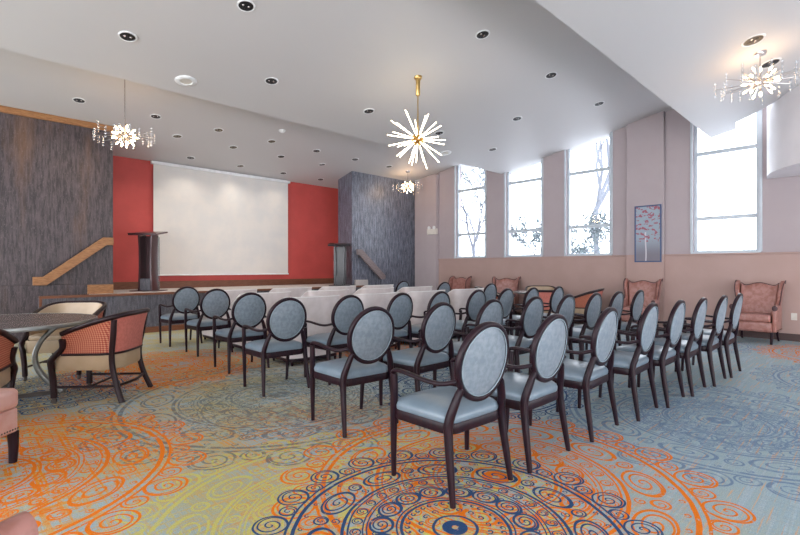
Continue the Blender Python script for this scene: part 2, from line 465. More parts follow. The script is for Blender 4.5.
# stage
struct(MB().box(1.01, 8.95, YS, YD, 0, ZS - .035).box(2.14, 8.6, YD, YB, 0, ZS - .035).build('stage_platform', 'stagewood'))
struct(MB().box(1.75, 8.1, YS + .04, YD, ZS - .035, ZS).box(2.14, 8.5, YD, YB, ZS - .035, ZS + .004).build('stage_floor', 'deck'))
struct(MB().box(1.0, 8.97, YS - .03, YS + .045, ZS - .045, ZS).build('trim_6', 'brown', bevel=.006))
struct(MB().box(1.0, 1.04, YS - .015, YS, 0, ZS - .045).box(1.0, 8.97, YS - .02, YS, 0, .11).build('trim_7', 'brown', bevel=.004))
struct(MB().box(1.72, 2.13, YD - .09, YD - .042, ZS, ZS + .17).build('trim_8', 'oak', bevel=.004))
struct(MB().box(7.95, 8.4, YD - .06, YD - .005, ZS, ZS + .15).build('trim_9', 'deck', bevel=.004))

# ------------------------------------------------------------------ wall things
def handrail(name, pts, mat, label):
    # plank profile with cut ends, standing off the wall on two brackets
    t = thing(name, label, 'handrail', (pts[0][0], YD, pts[0][1]))
    P = [(x - pts[0][0], z - pts[0][1]) for x, z in pts]
    m = MB(); m.prism_y(P, -.15, -.09); m.build('rail_plank', mat, t, bevel=.005)
    cx = sum(p[0] for p in P) / len(P); cz = sum(p[1] for p in P) / len(P)
    for k in (-.3, .3):
        sgn = 1 if P[2][1] > P[0][1] else -1
        MB().box(cx + k - .02, cx + k + .02, -.09, -.0, cz + sgn * k * .62 - .02, cz + sgn * k * .62 + .02).build('bracket', 'bronze', t)
    return t
handrail('handrail', [(.93, .955), (1.12, .955), (2.01, 1.68), (2.12, 1.68), (2.12, 1.82), (1.955, 1.82), (1.07, 1.10), (.93, 1.10)], 'oak',
         'light oak plank handrail rising to the right on the dark wood wall')
handrail('handrail', [(7.95, 1.62), (8.02, 1.62), (8.82, .93), (8.98, .93), (9.0, 1.03), (8.12, 1.77), (7.95, 1.77)], 'oakgrey',
         'grey-brown plank handrail falling to the right on the dark block beside the stage')

t = thing('projection_screen', 'large white projection screen hanging on the red wall behind the stage', 'screen', (4.97, YB - .06, 1.09))
MB().box(-1.73, 1.73, -.004, .004, 0, zr(YB) - 1.09 - .06).build('screen_fabric', 'screen', t)
MB().tube([(-1.75, -.0, 0), (1.75, 0, 0)], .018, 8).build('weight_bar', 'white', t, smooth=True)
MB().box(-1.78, 1.78, -.05, .05, zr(YB) - 1.09 - .07, zr(YB) - 1.09 - .005).build('casing', 'white', t)

t = thing('framed_picture', 'tall narrow navy-framed picture of a red-leaved tree between the windows', 'picture', (XW - .10, 3.27, 1.375))
w_, h_ = .255, 1.17
f = MB(); f.box(-.03, 0, -w_, -w_ + .025, 0, h_); f.box(-.03, 0, w_ - .025, w_, 0, h_); f.box(-.03, 0, -w_ + .025, w_ - .025, 0, .025); f.box(-.03, 0, -w_ + .025, w_ - .025, h_ - .025, h_)
f.build('picture_frame', 'navy', t, bevel=.003)
mm, tt, bb = new_mat('painted_tree'); co = coords(tt); sep = tt.nodes.new('ShaderNodeSeparateXYZ'); tt.links.new(co, sep.inputs[0])
Yc, Zc = Nd(tt, sep.outputs[1]), Nd(tt, sep.outputs[2])
n1 = noise(tt, co, 9, 3, .6, (1, 1, 1.8)); n2 = noise(tt, co, 30, 3)
sky_c = mix(tt, smooth(Zc, .12, .55), (.17, .155, .19), (.27, .33, .39))
trunk = (Yc - .04 + (Zc * 9.0).sin() * .006).abs().lt(.012) * Zc.lt(.62)
c_ = mix(tt, trunk * .8, sky_c, (.62, .58, .62))
br = ((n1 * 1.0).gt(.53)) * Zc.gt(.42) * n2.gt(.42)
c_ = mix(tt, br * .9, c_, (.30, .05, .08))
tt.links.new(c_, bb.inputs['Base Color']); bb.inputs['Roughness'].default_value = .5
MT['tree_art'] = mm
MB().box(-.016, -.008, -w_ + .025, w_ - .025, .025, h_ - .025).build('print', 'tree_art', t)

t = thing('emergency_light', 'small ivory twin-head emergency light high on the pilaster by the dark block', 'light fitting', (XW - .07, 9.24, 2.26))
MB().box(-.07, 0, -.19, .19, 0, .17).build('housing', 'plastic', t, bevel=.01)
for k in (-.1, .1):
    MB().lathe([(.02, -.03), (.045, .0), (.05, .03), (.03, .035)], 14, (-.05, k, .20), Matrix.Rotation(R(-90), 3, 'Y')).build('lamp_head', 'white', t, smooth=True)
for i, (y, z, nm) in enumerate(((.98, .42, 'beige wall socket low on the wall right of the last pink armchair'),)):
    t = tag(MB().box(-.008, 0, -.04, .04, -.06, .06).build('wall_socket', 'plastic', bevel=.003), nm, 'socket'); t.location = (XW - .035, y, z)
for i, (x, wd) in enumerate(((2.28, 'left'), (2.52, 'right'))):
    t = thing('floor_socket', 'small pale socket plate in the stage front base, the %s one of the pair' % wd, 'socket', (x, YS - .02, .055), 0, 'sockets in the stage front base')
    MB().box(-.075, .075, -.006, 0, -.035, .035).build('plate', 'plastic', t, bevel=.002)
    MB().box(-.045, .045, -.009, -.006, -.015, .015).build('outlet', 'white', t)

# ------------------------------------------------------------------ recessed lights
def downlight():
    t = thing('downlight', 'x', 'ceiling light')
    MB().lathe([(.078, -.004), (.080, -.009), (.094, -.007), (.098, 0), (.098, .004), (.078, .004)], 28).build('trim_ring', 'white', t, smooth=True)
    MB().lathe([(.079, -.005), (.055, -.002), (.0001, -.001)], 28).build('reflector', 'reflector', t, smooth=True)
    for k in (-.03, .03):
        b = MB(); b.lathe([(.0001, -.012), (.010, -.011), (.014, -.006), (.014, -.002)], 10, (k, 0, 0))
        b.build('lamp', 'nickel', t, smooth=True)
    MB().box(-.05, .05, -.003, .003, -.010, -.002, Matrix.Rotation(R(90), 4, 'Z')).build('baffle', 'black', t)
    return t
dl = downlight(); dl_used = [False]; index_kids()
dlg = copy_tree(dl)
for o in bpy.data.objects:
    if o.parent == dlg and o.name.startswith('reflector'):
        o.data = o.data.copy(); o.data.materials[0] = MT['gold_reflector']
index_kids()
gold_used = [False]
def put_dl(x, y, zf, slope, label, group, s=1.0, gold=False):
    src, fl = (dlg, gold_used) if gold else (dl, dl_used)
    o = src if not fl[0] else copy_tree(src)
    fl[0] = True; o.location = (x, y, zf(y) - .001); o.rotation_euler = (-math.atan(slope), 0, random.uniform(-.4, .4)); o.scale = (s, s, s)
    o['label'] = label; o['group'] = group
g2 = 'downlights in the middle ceiling panel'
names2 = [(1.41, 5.95, 'upper left, nearest the left end of the long ceiling edge'), (3.21, 5.95, 'second from the left along the long ceiling edge'), (5.01, 5.95, 'left of the starburst chandelier, along the long ceiling edge'),
          (6.81, 5.95, 'half hidden just right of the starburst chandelier rods'), (8.61, 5.95, 'above the gap between the first two windows'),
          (2.27, 4.77, 'at the top edge of the photo, left of centre'), (7.71, 4.77, 'above the second window'),
          (4.97, 3.59, 'near the top, right of the starburst chandelier'), (6.80, 3.59, 'right of centre, above the middle windows'), (8.62, 3.59, 'above the third window')]
for x, y, l in names2: put_dl(x, y, z2, .176, 'recessed downlight ' + l, g2)
g3 = 'downlights in the rear ceiling panel'
rear = [(1.48, 9.29, 0, 'above the dark wood wall, left of the left crystal chandelier'), (2.66, 9.29, 0, 'just right of the left crystal chandelier stem'), (3.84, 9.30, 1, 'third from left of the rear ceiling front row'),
        (5.03, 9.31, 1, 'fourth from left of the rear ceiling front row, beside the small white detector'), (6.21, 9.32, 0, 'fifth from left of the rear ceiling front row'), (7.40, 9.34, 0, 'sixth from left of the rear ceiling front row'), (8.59, 9.34, 0, 'last on the right of the rear ceiling front row'),
        (3.26, 9.96, 1, 'leftmost of the rear ceiling middle row'), (4.45, 9.98, 1, 'second of the rear ceiling middle row'), (5.65, 10.0, 0, 'third of the rear ceiling middle row'), (6.85, 10.02, 0, 'fourth of the rear ceiling middle row'),
        (3.88, 10.97, 0, 'leftmost of the row just above the projection screen'), (5.08, 10.98, 1, 'second of the row just above the projection screen'), (6.28, 11.0, 0, 'third of the row, above the right end of the projection screen'), (7.48, 11.02, 0, 'above the dark red wall left of the dark block')]
for x, y, gd, l in rear: put_dl(x, y, zr, .162, 'recessed downlight ' + l, g3, 1.0, bool(gd))
put_dl(6.83, 1.02, z3, .199, 'large recessed downlight above the right chandelier, the left one of two', 'downlights by the right chandelier', 1.25)
put_dl(7.78, .98, z3, .199, 'large recessed downlight beside the right chandelier stem, the right one of two', 'downlights by the right chandelier', 1.25)

def speaker(x, y, label):
    t = thing('ceiling_speaker', label, 'speaker', (x, y, z2(y) - .001), 0, 'round ceiling speakers'); t.rotation_euler = (-math.atan(.176), 0, 0)
    MB().lathe([(.075, -.006), (.08, -.014), (.13, -.012), (.14, 0), (.14, .003), (.075, .003)], 32).build('rim', 'white', t, smooth=True)
    MB().lathe([(.076, -.006), (.0001, -.009)], 32).build('grille', 'plastic', t, smooth=True)
speaker(2.25, 6.53, 'round white ceiling speaker left of centre near the long ceiling edge')
speaker(7.75, 6.60, 'round white ceiling speaker behind the starburst chandelier')
t = thing('smoke_detector', 'small white smoke detector on the rear ceiling', 'detector', (4.95, 8.72, zr(8.72))); t.rotation_euler = (-math.atan(.162), 0, 0)
MB().lathe([(.0001, -.05), (.035, -.048), (.055, -.03), (.065, -.01), (.065, .002)], 24).build('cover', 'white', t, smooth=True)
MB().lathe([(.066, -.012), (.072, -.008), (.072, .002), (.066, .002)], 24).build('base', 'white', t, smooth=True)

# ------------------------------------------------------------------ chandeliers
def fib(n):
    g = PI * (3 - 5 ** .5)
    for i in range(n):
        z = 1 - 2 * (i + .5) / n; r = (1 - z * z) ** .5; yield Vector((r * math.cos(g * i), r * math.sin(g * i), z))
# central starburst
zc = 3.18; zt = z2(4.77)
t = thing('starburst_chandelier', 'brass starburst chandelier with white glowing rods hanging in mid room', 'chandelier', (4.975, 4.77, zt))
MB().lathe([(.0001, -.04), (.05, -.035), (.06, -.02), (.063, .012), (.0001, .012)], 24).build('canopy', 'brass', t, smooth=True)
MB().lathe([(.028, -.28), (.034, -.27), (.034, -.02), (.02, -.015)], 16).build('driver_can', 'brass', t, smooth=True)
MB().tube([(0, 0, -.27), (0, 0, -(zt - zc))], .009, 8).build('stem', 'brass', t, smooth=True)
MB().lathe([(.0001, -.05), (.03, -.04), (.05, 0), (.03, .04), (.0001, .05)], 16, (0, 0, zc - zt)).build('hub', 'brass', t, smooth=True)
for i, d in enumerate(fib(36)):
    if d.z > .93: continue
    L = .44 + .05 * math.sin(i * 2.3)
    c = Vector((0, 0, zc - zt))
    r_ = MB().tube([c + d * .09, c + d * L], .006, 8).build('light_rod', 'rod', t, smooth=True)
    MB().tube([c + d * .04, c + d * .10], .012, 8).build('rod_socket', 'brass', r_, smooth=True)
def crystal(x, y, zf, zc, rad, label, seed, sc, slope):
    rnd = random.Random(seed); zt = zf(y); c = Vector((0, 0, zc - zt))
    t = thing('crystal_chandelier', label, 'chandelier', (x, y, zt), 0, 'crystal burst chandeliers')
    MB().lathe([(.0001, -.035), (.06, -.03), (.07, -.01), (.07, .012), (.0001, .012)], 24).build('canopy', 'nickel', t, smooth=True)
    MB().tube([(0, 0, -.02), c], .008, 8).build('stem', 'nickel', t, smooth=True)
    MB().lathe([(.0001, -.04), (.03, -.03), (.04, 0), (.03, .03), (.0001, .04)], 16, c).build('hub', 'nickel', t, smooth=True)
    a = MB()
    for i, d in enumerate(fib(26)):
        if d.z > .9: continue
        L = rad * .42
        MB().tube([c + d * (L - .055), c + d * (L - .02), c + d * (L + .005)], [.006, .012, .003], 8).build('bulb', 'bulb', t, smooth=True)
        a.tube([c + d * .03, c + d * (L - .05)], .006, 6)
    a.build('arms', 'nickel', t, smooth=True)
    g = MB(); w = MB()
    for i in range(20):
        an = 2 * PI * i / 20 + rnd.uniform(-.1, .1); rr_ = rad * rnd.uniform(.82, 1.0); z0 = rnd.uniform(-.10, .06)
        e = c + Vector((math.cos(an) * rr_, math.sin(an) * rr_, z0)); Lg = rnd.uniform(.15, .24) * sc
        w.tube([c + Vector((math.cos(an) * .03, math.sin(an) * .03, 0)), e], .003, 5)
        q = MB(); n = 7
        q.tube([e + Vector((0, 0, -Lg / 2 + Lg * k / 12)) for k in range(13)], [.009 + .009 * abs(math.sin(k * PI / 3)) for k in range(13)], 8)
        q.build('glass_drop', 'drop', t, smooth=True)
    w.build('wires', 'nickel', t)
crystal(1.87, 8.06, zr, 3.29, .425, 'crystal chandelier with warm bulbs at the left, in front of the dark wood wall', 1, .9, .162)
crystal(7.30, 1.02, z3, 3.60, .48, 'crystal chandelier with warm bulbs at the upper right, near the last window', 2, 1, .199)
crystal(9.38, 9.40, zr, 3.59, .44, 'crystal chandelier with warm bulbs below the starburst one, by the dark block corner', 3, 1, .162)

# ------------------------------------------------------------------ lecterns
def lectern(name, loc, rz, label, body, glass, wtop, h):
    t = thing(name, label, 'lectern', loc, rz)
    MB().box(-.28, .28, -.22, .22, 0, .018).build('base_plate', body, t, bevel=.006)
    for s in (-1, 1):
        P = []
        for k in range(9):
            z = .018 + (h - .10) * k / 8; u = k / 8; P.append((.128 + .022 * (2 * u - 1) ** 2, z))
        q = MB(); q.loft([[Vector((s * x, -.15, z)), Vector((s * (x - .035), -.15, z)), Vector((s * (x - .035), .10, z)), Vector((s * x, .10, z))] for x, z in P])
        q.build('side_panel', body, t, bevel=.003)
    q = MB().box(-.12, .12, .06, .085, .018, h - .1).build('front_panel', body, t)
    MB().box(-.17, .17, .10, .108, .02, h - .12).build('acrylic_panel', glass, t)
    MB().box(-.10, .10, -.15, .05, .018, .26).build('shelf_box', 'stagewood' if body == 'plum' else body, t, bevel=.004)
    mt = Matrix.Translation((0, -.02, h - .05)) @ Matrix.Rotation(R(10), 4, 'X')
    q = MB().box(-wtop / 2, wtop / 2, -.24, .24, -.015, .015, mt).build('reading_top', body, t, bevel=.006)
    MB().box(-wtop / 2, wtop / 2, -.245, -.225, .013, .035, mt).build('book_ledge', body, q)
    return t
lectern('lectern', (2.87, 10.47, ZS + .004), R(-44), 'dark cherry and acrylic lectern standing on the left of the stage', 'plum', 'acrylic', .57, 1.24)
lectern('lectern', (7.46, 10.08, ZS + .004), R(-40), 'black lectern on the right of the stage against the dark block', 'black', 'black', .60, 1.16)

# ------------------------------------------------------------------ oval-back armchair (origin: floor between the rear legs, facing +y)
def ring_pt(a, k=1.0, off=0.):
    x = .203 * math.cos(a) * k; dz = .210 * math.sin(a) * k
    return Vector((x, .006 - dz * .17 + .28 * x * x + off, .732 + dz))
def oval_chair():
    t = thing('oval_back_armchair', 'x', 'chair')
    out = round_poly([(-.225, .052), (.225, .052), (.262, .50), (.15, .53), (-.15, .53), (-.262, .50)], .07)
    sc = lambda k, z: [Vector((x * k, .27 + (y - .27) * k, z)) for x, y in out]
    MB().loft([sc(.985, .355), sc(1.0, .365), sc(1.0, .405), sc(.985, .412)]).build('seat_rail', 'espresso', t, smooth=True)
    MB().loft([sc(.97, .41), sc(.99, .42), sc(.995, .438), sc(.97, .455), sc(.90, .47), sc(.7, .487), sc(.4, .496), sc(.05, .498)]).build('seat_cushion', 'vinyl', t, smooth=True)
    for s in (-1, 1):
        P = curve_pts([(s * .248, .012, 0), (s * .240, .036, .16), (s * .231, .060, .33), (s * .226, .064, .42), (s * .208, .048, .50), (s * .178, .030, .585), (s * .168, .024, .605)], 4)
        n = len(P)
        o = MB().sweep(P, lambda i: rr(.026 + .016 * math.sin(PI * min(1, i / n * 1.05)) , .028 + .018 * math.sin(PI * min(1, i / n)), .3), (0, 1, 0)).build('leg', 'espresso', t, smooth=True)
        MB().lathe([(.011, 0), (.013, .004), (.012, .016), (.0001, .02)], 10, (s * .248, .012, -.001)).build('glide', 'glide', o, smooth=True)
        P = curve_pts([(s * .240, .505, 0), (s * .247, .498, .20), (s * .254, .488, .40), (s * .260, .475, .52), (s * .263, .475, .622)], 4); n = len(P)
        o = MB().sweep(P, lambda i: rr(.026 + .014 * min(1, i / n * 2) - .012 * max(0, i / n - .6), .026 + .014 * min(1, i / n * 2) - .010 * max(0, i / n - .6), .3), (0, 1, 0)).build('leg', 'espresso', t, smooth=True)
        MB().lathe([(.011, 0), (.013, .004), (.012, .016), (.0001, .02)], 10, (s * .240, .505, -.001)).build('glide', 'glide', o, smooth=True)
        P = curve_pts([(s * .258, .490, .600), (s * .258, .488, .628), (s * .260, .46, .645), (s * .262, .37, .646), (s * .260, .22, .632), (s * .250, .10, .630), (s * .205, .025, .648)], 4)
        MB().sweep(P, rr(.034, .024, .45), (0, 0, 1)).build('armrest', 'espresso', t, smooth=True)
    A = [2 * PI * k / 40 for k in range(40)]
    rings = []
    for a in A:
        c = ring_pt(a); rad = Vector((math.cos(a), 0, math.sin(a))); dp = Vector((0, 1, .17)).normalized(); rad = (rad - dp * rad.dot(dp)).normalized()
        rings.append([c + rad * u + dp * v for u, v in rr(.030, .036, .32)])
    rings.append(rings[0]); m_ = MB(); m_.loft(rings, False); m_.build('back_frame', 'espresso', t, smooth=True)
    fr = []
    prof = [(.02, -.024), (.35, -.0235), (.65, -.021), (.82, -.016), (.93, -.008), (.94, .008), (.82, .016), (.65, .021), (.35, .024), (.02, .0245)]
    m_ = MB(); m_.loft([[ring_pt(a, k, o) for a in A] for k, o in prof]); m_.build('back_pad', 'blue', t, smooth=True)
    m_ = MB(); 
    for off in (-.017, .017):
        m_.sweep([ring_pt(a, .915, off) for a in A], rr(.006, .006, .4), (0, 1, 0), loop=True)
    m_.build('piping', 'piping', t, smooth=True)
    return t
oc = oval_chair()
# ------------------------------------------------------------------ cream lounge chair (origin: floor, middle of the back; facing +y)
def lounge_chair():
    t = thing('lounge_chair', 'x', 'chair')
    def U(k, off=0., flare=0.):
        pts = []
        for i in range(25):
            a = PI + PI * i / 24
            cx = math.cos(a); sy = math.sin(a)
            x = (.40 + off + flare) * math.copysign(abs(cx) ** .55, cx); y = .22 + (.22 + off + flare) * math.copysign(abs(sy) ** .55, sy)
            pts.append((x, y))
        return [(-(.40 + off + flare), .62)] + pts + [((.40 + off + flare), .62)]
    def top(y): return .88 - .30 * max(0, min(1, (y - .12) / .34)) ** 1.3
    rings = []
    o0, o1, i1, i0 = U(0, -.035), U(0, 0, .02), U(0, -.075, .02), U(0, -.11)
    cols = []
    for j in range(len(o0)):
        zt = top(o0[j][1])
        cols.append([Vector((*o0[j], .09)), Vector((*o1[j], zt - .02)), Vector((o1[j][0] * .985, o1[j][1] + .004, zt)), Vector((i1[j][0] * 1.01, i1[j][1], zt)), Vector((*i1[j], zt - .02)), Vector((*i0[j], .09))])
    m_ = MB(); m_.loft(cols); m_.build('shell', 'cream', t, smooth=True)
    m_ = MB(); m_.tube([Vector((o1[j][0], o1[j][1], top(o0[j][1]) - .004)) for j in range(len(o0))], .007, 6); m_.build('piping', 'cream_top', t, smooth=True)
    p = round_poly([(-.29, .14), (.29, .14), (.30, .66), (-.30, .66)], .05)
    s_ = lambda k, z: [Vector((x * k, .4 + (y - .4) * k, z)) for x, y in p]
    MB().loft([s_(1, .12), s_(1, .28)]).build('seat_base', 'cream', t, smooth=True)
    MB().loft([s_(.98, .282), s_(1.01, .30), s_(1.01, .40), s_(.96, .43), s_(.6, .445), s_(.1, .447)]).build('seat_cushion', 'cream', t, smooth=True)
    MB().loft([[Vector((x * .97, .02 + y * .96, z)) for x, y in round_poly([(-.39, .02), (.39, .02), (.39, .62), (-.39, .62)], .1)] for z in (.05, .09)]).build('plinth', 'espresso', t, smooth=True)
    for x in (-.33, .33):
        for y in (.07, .56):
            MB().lathe([(.014, 0), (.022, .05)], 10, (x, y, 0)).build('leg', 'espresso', t, smooth=True)
    return t
lc = lounge_chair()
# ------------------------------------------------------------------ club chair on front casters (origin: floor centre, facing +y)
def club_U(flare=0., n=20):
    a_, b_ = .30 + flare, .24 + flare; P = []
    for y in (.20, .14, .07, 0.): P.append((-a_, y))
    for i in range(n + 1):
        a = PI + PI * i / n; c, s_ = math.cos(a), math.sin(a)
        P.append((a_ * math.copysign(abs(c) ** .62, c), -.05 + b_ * math.copysign(abs(s_) ** .62, s_)))
    for y in (0., .07, .14, .20): P.append((a_, y))
    return P
def club_chair():
    t = thing('club_chair', 'x', 'chair')
    bot = club_U(0); topp = club_U(.035); n = len(bot)
    zt = lambda j: .615 + .205 * max(0, min(1, (.27 - bot[j][1]) / .55)) ** .85
    TP = [Vector((topp[j][0] + 0, topp[j][1] - .02, zt(j))) for j in range(n)]
    BP = [Vector((*bot[j], .455)) for j in range(n)]
    ja, jb = 7, n - 8      # corner posts
    def panel(j0, j1, off, name, mat):
        m_ = MB(); c = []
        for j in range(j0, j1 + 1):
            col = []
            for k in range(7):
                u = k / 6; p = BP[j].lerp(TP[j], u); d = Vector((p.x, p.y + .02, 0)).normalized(); bow = -.012 * math.sin(PI * u)
                col.append(p + d * (off + bow))
            c.append([q for q in col] + [q - Vector((q.x, q.y, 0)).normalized() * .012 for q in reversed(col)])
        m_.loft(c); return m_.build(name, mat, t, smooth=True)
    panel(0, ja, .006, 'side_panel', 'weave'); panel(jb, n - 1, .006, 'side_panel', 'weave'); panel(ja, jb, .006, 'back_panel', 'club_lit')
    panel(0, n - 1, -.016, 'inner_back', 'leather')
    MB().sweep(TP, rr(.050, .046, .4), (0, 0, 1)).build('top_rail', 'clubwood', t, smooth=True)
    MB().sweep(BP, rr(.030, .022, .4), (0, 0, 1)).build('lower_rail', 'clubwood', t, smooth=True)
    out = round_poly([(-.29, .30), (-.29, -.2), (-.16, -.285), (.16, -.285), (.29, -.2), (.29, .30)][::-1], .08)
    s_ = lambda k, z: [Vector((x * k, y * k, z)) for x, y in out]
    MB().loft([s_(.97, .305), s_(1.0, .32), s_(1.0, .445)]).build('seat_apron', 'leather', t, smooth=True)
    MB().loft([s_(.90, .445), s_(.93, .46), s_(.92, .49), s_(.8, .505), s_(.4, .512), s_(.05, .513)]).build('seat_cushion', 'leather', t, smooth=True)
    for s in (-1, 1):
        P = curve_pts([(s * .27, .285, .055), (s * .275, .29, .20), (s * .285, .30, .33), (s * .302, .292, .40), (s * .30, .245, .46), (s * .313, .185, .52), (s * .333, .175, .60)], 4)
        o = MB().sweep(P, rr(.044, .05, .3), (0, 1, 0)).build('leg', 'clubwood', t, smooth=True)
        w_ = MB(); w_.lathe([(.004, -.012), (.022, -.012), (.026, -.006), (.026, .006), (.022, .012), (.004, .012)], 14, (s * .27, .285, .026), Matrix.Rotation(R(90), 3, 'Y')); w_.lathe([(.012, .03), (.02, .045), (.02, .058)], 10, (s * .27, .285, 0))
        w_.build('caster', 'bronze', o, smooth=True)
        P = curve_pts([(s * .285, -.325, 0), (s * .262, -.265, .16), (s * .255, -.225, .32), (s * .262, -.222, .46), (s * .283, -.245, .62), (s * .298, -.262, .775)], 4)
        MB().sweep(P, rr(.042, .046, .3), (0, 1, 0)).build('leg', 'clubwood', t, smooth=True)
        MB().tube([(s * .27, .28, .15), (s * .262, -.265, .15)], .012, 8).build('stretcher', 'clubwood', t, smooth=True)
    MB().tube([(-.265, -.02, .15), (-.15, -.02, .15), (.15, -.02, .15), (.265, -.02, .15)], .011, 8).build('stretcher', 'clubwood', t, smooth=True)
    MB().sweep(curve_pts([(-.262, -.262, .15), (0, -.30, .15), (.262, -.262, .15)], 6), rr(.02, .026), (0, 0, 1)).build('stretcher', 'clubwood', t, smooth=True)
    return t
cc = club_chair()
# ------------------------------------------------------------------ wing armchair (origin: floor, middle of the back; facing +y)
def wing_chair():
    t = thing('wing_armchair', 'x', 'chair')
    MB().box(-.30, .30, .08, .62, .20, .36).build('seat_base', 'cloth', t, bevel=.02, seg=3, smooth=True)
    MB().box(-.285, .285, .12, .645, .36, .49).build('seat_cushion', 'cloth', t, bevel=.035, seg=4, smooth=True)
    # back with serpentine crest
    P = []
    for i in range(15):
        u = -1 + 2 * i / 14; P.append((u * .315, .985 + .032 * math.cos(u * PI * .98) * (1 - abs(u) ** 3) - .012 + .03 * max(0, abs(u) - .82) / .18))
    def bk(off, k, dz):
        return [Vector((-.29 * k, .10 + off, .36))] + [Vector((x * k, off + .02 - (z - .4) * .06, z - dz)) for x, z in P] + [Vector((.29 * k, .10 + off, .36))]
    m_ = MB(); m_.loft([bk(0, .97, .012), bk(.01, 1, 0), bk(.09, 1, 0), bk(.115, .93, .03), bk(.125, .8, .09)]); m_.build('backrest', 'cloth', t, smooth=True)
    m_ = MB(); m_.tube([Vector((x * 1.0, .02 + .05 - (z - .4) * .06, z + .004)) for x, z in P], .011, 6); m_.build('crest_trim', 'wingedge', t, smooth=True)
    for s in (-1, 1):
        Q = [(.02, .42), (.0, 1.0), (.05, 1.03), (.15, .98), (.215, .86), (.20, .72), (.26, .64), (.30, .58), (.30, .42)]
        Q = [(p.x, p.y) for p in curve_pts([Vector((a, b_, 0)) for a, b_ in Q], 3)]
        m_ = MB(); m_.loft([[Vector((s * (.295 + max(0, z - .6) * .10), y, z)) for y, z in Q], [Vector((s * (.345 + max(0, z - .6) * .14), y, z)) for y, z in Q]])
        m_.build('wing', 'cloth', t, bevel=.012, smooth=True)
        m_ = MB(); m_.tube([Vector((s * (.35 + max(0, z - .6) * .14), y, z)) for y, z in Q[3:-3]], .009, 6); m_.build('wing_trim', 'wingedge', t, smooth=True)
        MB().box(*sorted((s * .30, s * .365)), .05, .56, .20, .575).build('arm_panel', 'cloth', t, bevel=.014, seg=3, smooth=True)
        MB().tube([(s * .345, .20, .585), (s * .345, .40, .60), (s * .345, .575, .60)], [.045, .05, .052], 14).build('arm_roll', 'cloth', t, smooth=True)
        m_ = MB(); m_.lathe([(.0001, .008), (.03, .006), (.046, .0)], 14, (s * .345, .576, .60), Matrix.Rotation(R(-90), 3, 'X'))
        m_.build('arm_scroll', 'wingedge', t, smooth=True)
        MB().sweep([(s * .30, .58, .2), (s * .30, .585, .1), (s * .295, .585, 0)], lambda i: rr(.055 - .008 * i, .055 - .008 * i), (0, 1, 0)).build('leg', 'espresso', t, smooth=True)
        MB().sweep([(s * .29, .10, .2), (s * .295, .07, .1), (s * .305, .01, 0)], lambda i: rr(.05 - .008 * i, .05 - .008 * i), (0, 1, 0)).build('leg', 'espresso', t, smooth=True)
    for s in (-1, 0, 1):
        m_ = MB()
        for k in range(30 if s == 0 else 26):
            if s == 0: m_.lathe([(.0065, 0), (.004, .004), (.0001, .005)], 6, (-.29 + .02 * k, .621, .225), Matrix.Rotation(R(-90), 3, 'X'))
            else: m_.lathe([(.0065, 0), (.004, .004), (.0001, .005)], 6, (s * .366, .06 + .019 * k, .225), Matrix.Rotation(R(90 * s), 3, 'Y'))
        m_.build('nailhead_trim', 'bronze', t, smooth=True)
    return t
wc = wing_chair()
index_kids()

# ------------------------------------------------------------------ seating
rows = [
 ('in the row nearest the camera', [(2.11, 1.47), (2.77, 1.42), (3.54, 1.38), (4.26, 1.31), (4.83, 1.25), (5.41, 1.20), (6.01, 1.14), (6.60, 1.10)], 0),
 ('in the second row from the camera', [(2.31, 2.66), (3.03, 2.60), (3.69, 2.53), (4.37, 2.47), (4.97, 2.40), (5.54, 2.33), (6.11, 2.28), (6.69, 2.22)], -1),
 ('in the third row from the camera', [(2.40, 4.08), (3.12, 4.01), (3.85, 3.94), (4.48, 3.87), (5.18, 3.80), (5.79, 3.73), (6.40, 3.66), (7.08, 3.59)], -1),
]
ordn = ['leftmost', 'second from the left', 'third from the left', 'fourth from the left', 'fifth from the left', 'sixth from the left', 'second from the right end', 'last at the right end']
first = True
for ri, (rn, L, rot) in enumerate(rows):
    for k, (x, y) in enumerate(L):
        lab = 'blue-grey oval-back armchair %s, %s' % (rn, ordn[k])
        place(oc, (x, y + .036, 0), R((-4, 0, 1.5, 1.5, 1, 1, 1, 1)[k] + random.uniform(-.8, .8)), lab, 'blue oval-back armchairs set out in rows', first); first = False
for x, y, rot, lab in ((2.57, 5.26, -3, 'fourth row from the camera, left of the nearest cream chairs'), (7.50, 5.20, -2, 'fourth row from the camera, right of the nearest cream chairs'),
                       (2.70, 6.60, -1, 'fifth row from the camera, at its left end'), (7.58, 6.45, -1, 'fifth row from the camera, at its right end'),
                       (2.69, 7.75, 0, 'row nearest the stage, at its left end'), (7.52, 7.66, 0, 'row nearest the stage, at its right end')):
    place(oc, (x, y + .036, 0), R(rot), 'blue-grey oval-back armchair in the ' + lab, 'blue oval-back armchairs set out in rows')
first = True
for y, rn, dx in ((5.10, 'row nearest the camera', 0), (6.40, 'middle row', .02), (7.62, 'row nearest the stage', .06)):
    for k, (x, q) in enumerate(((3.41, 'leftmost'), (4.55, 'second from the left'), (5.63, 'third from the left'), (6.71, 'rightmost'))):
        place(lc, (x + dx, y - .05 * k * .3, 0), R(random.uniform(-1.5, 1)), 'cream upholstered lounge chair, %s in the cream %s' % (q, rn), 'cream lounge chairs before the stage', first); first = False

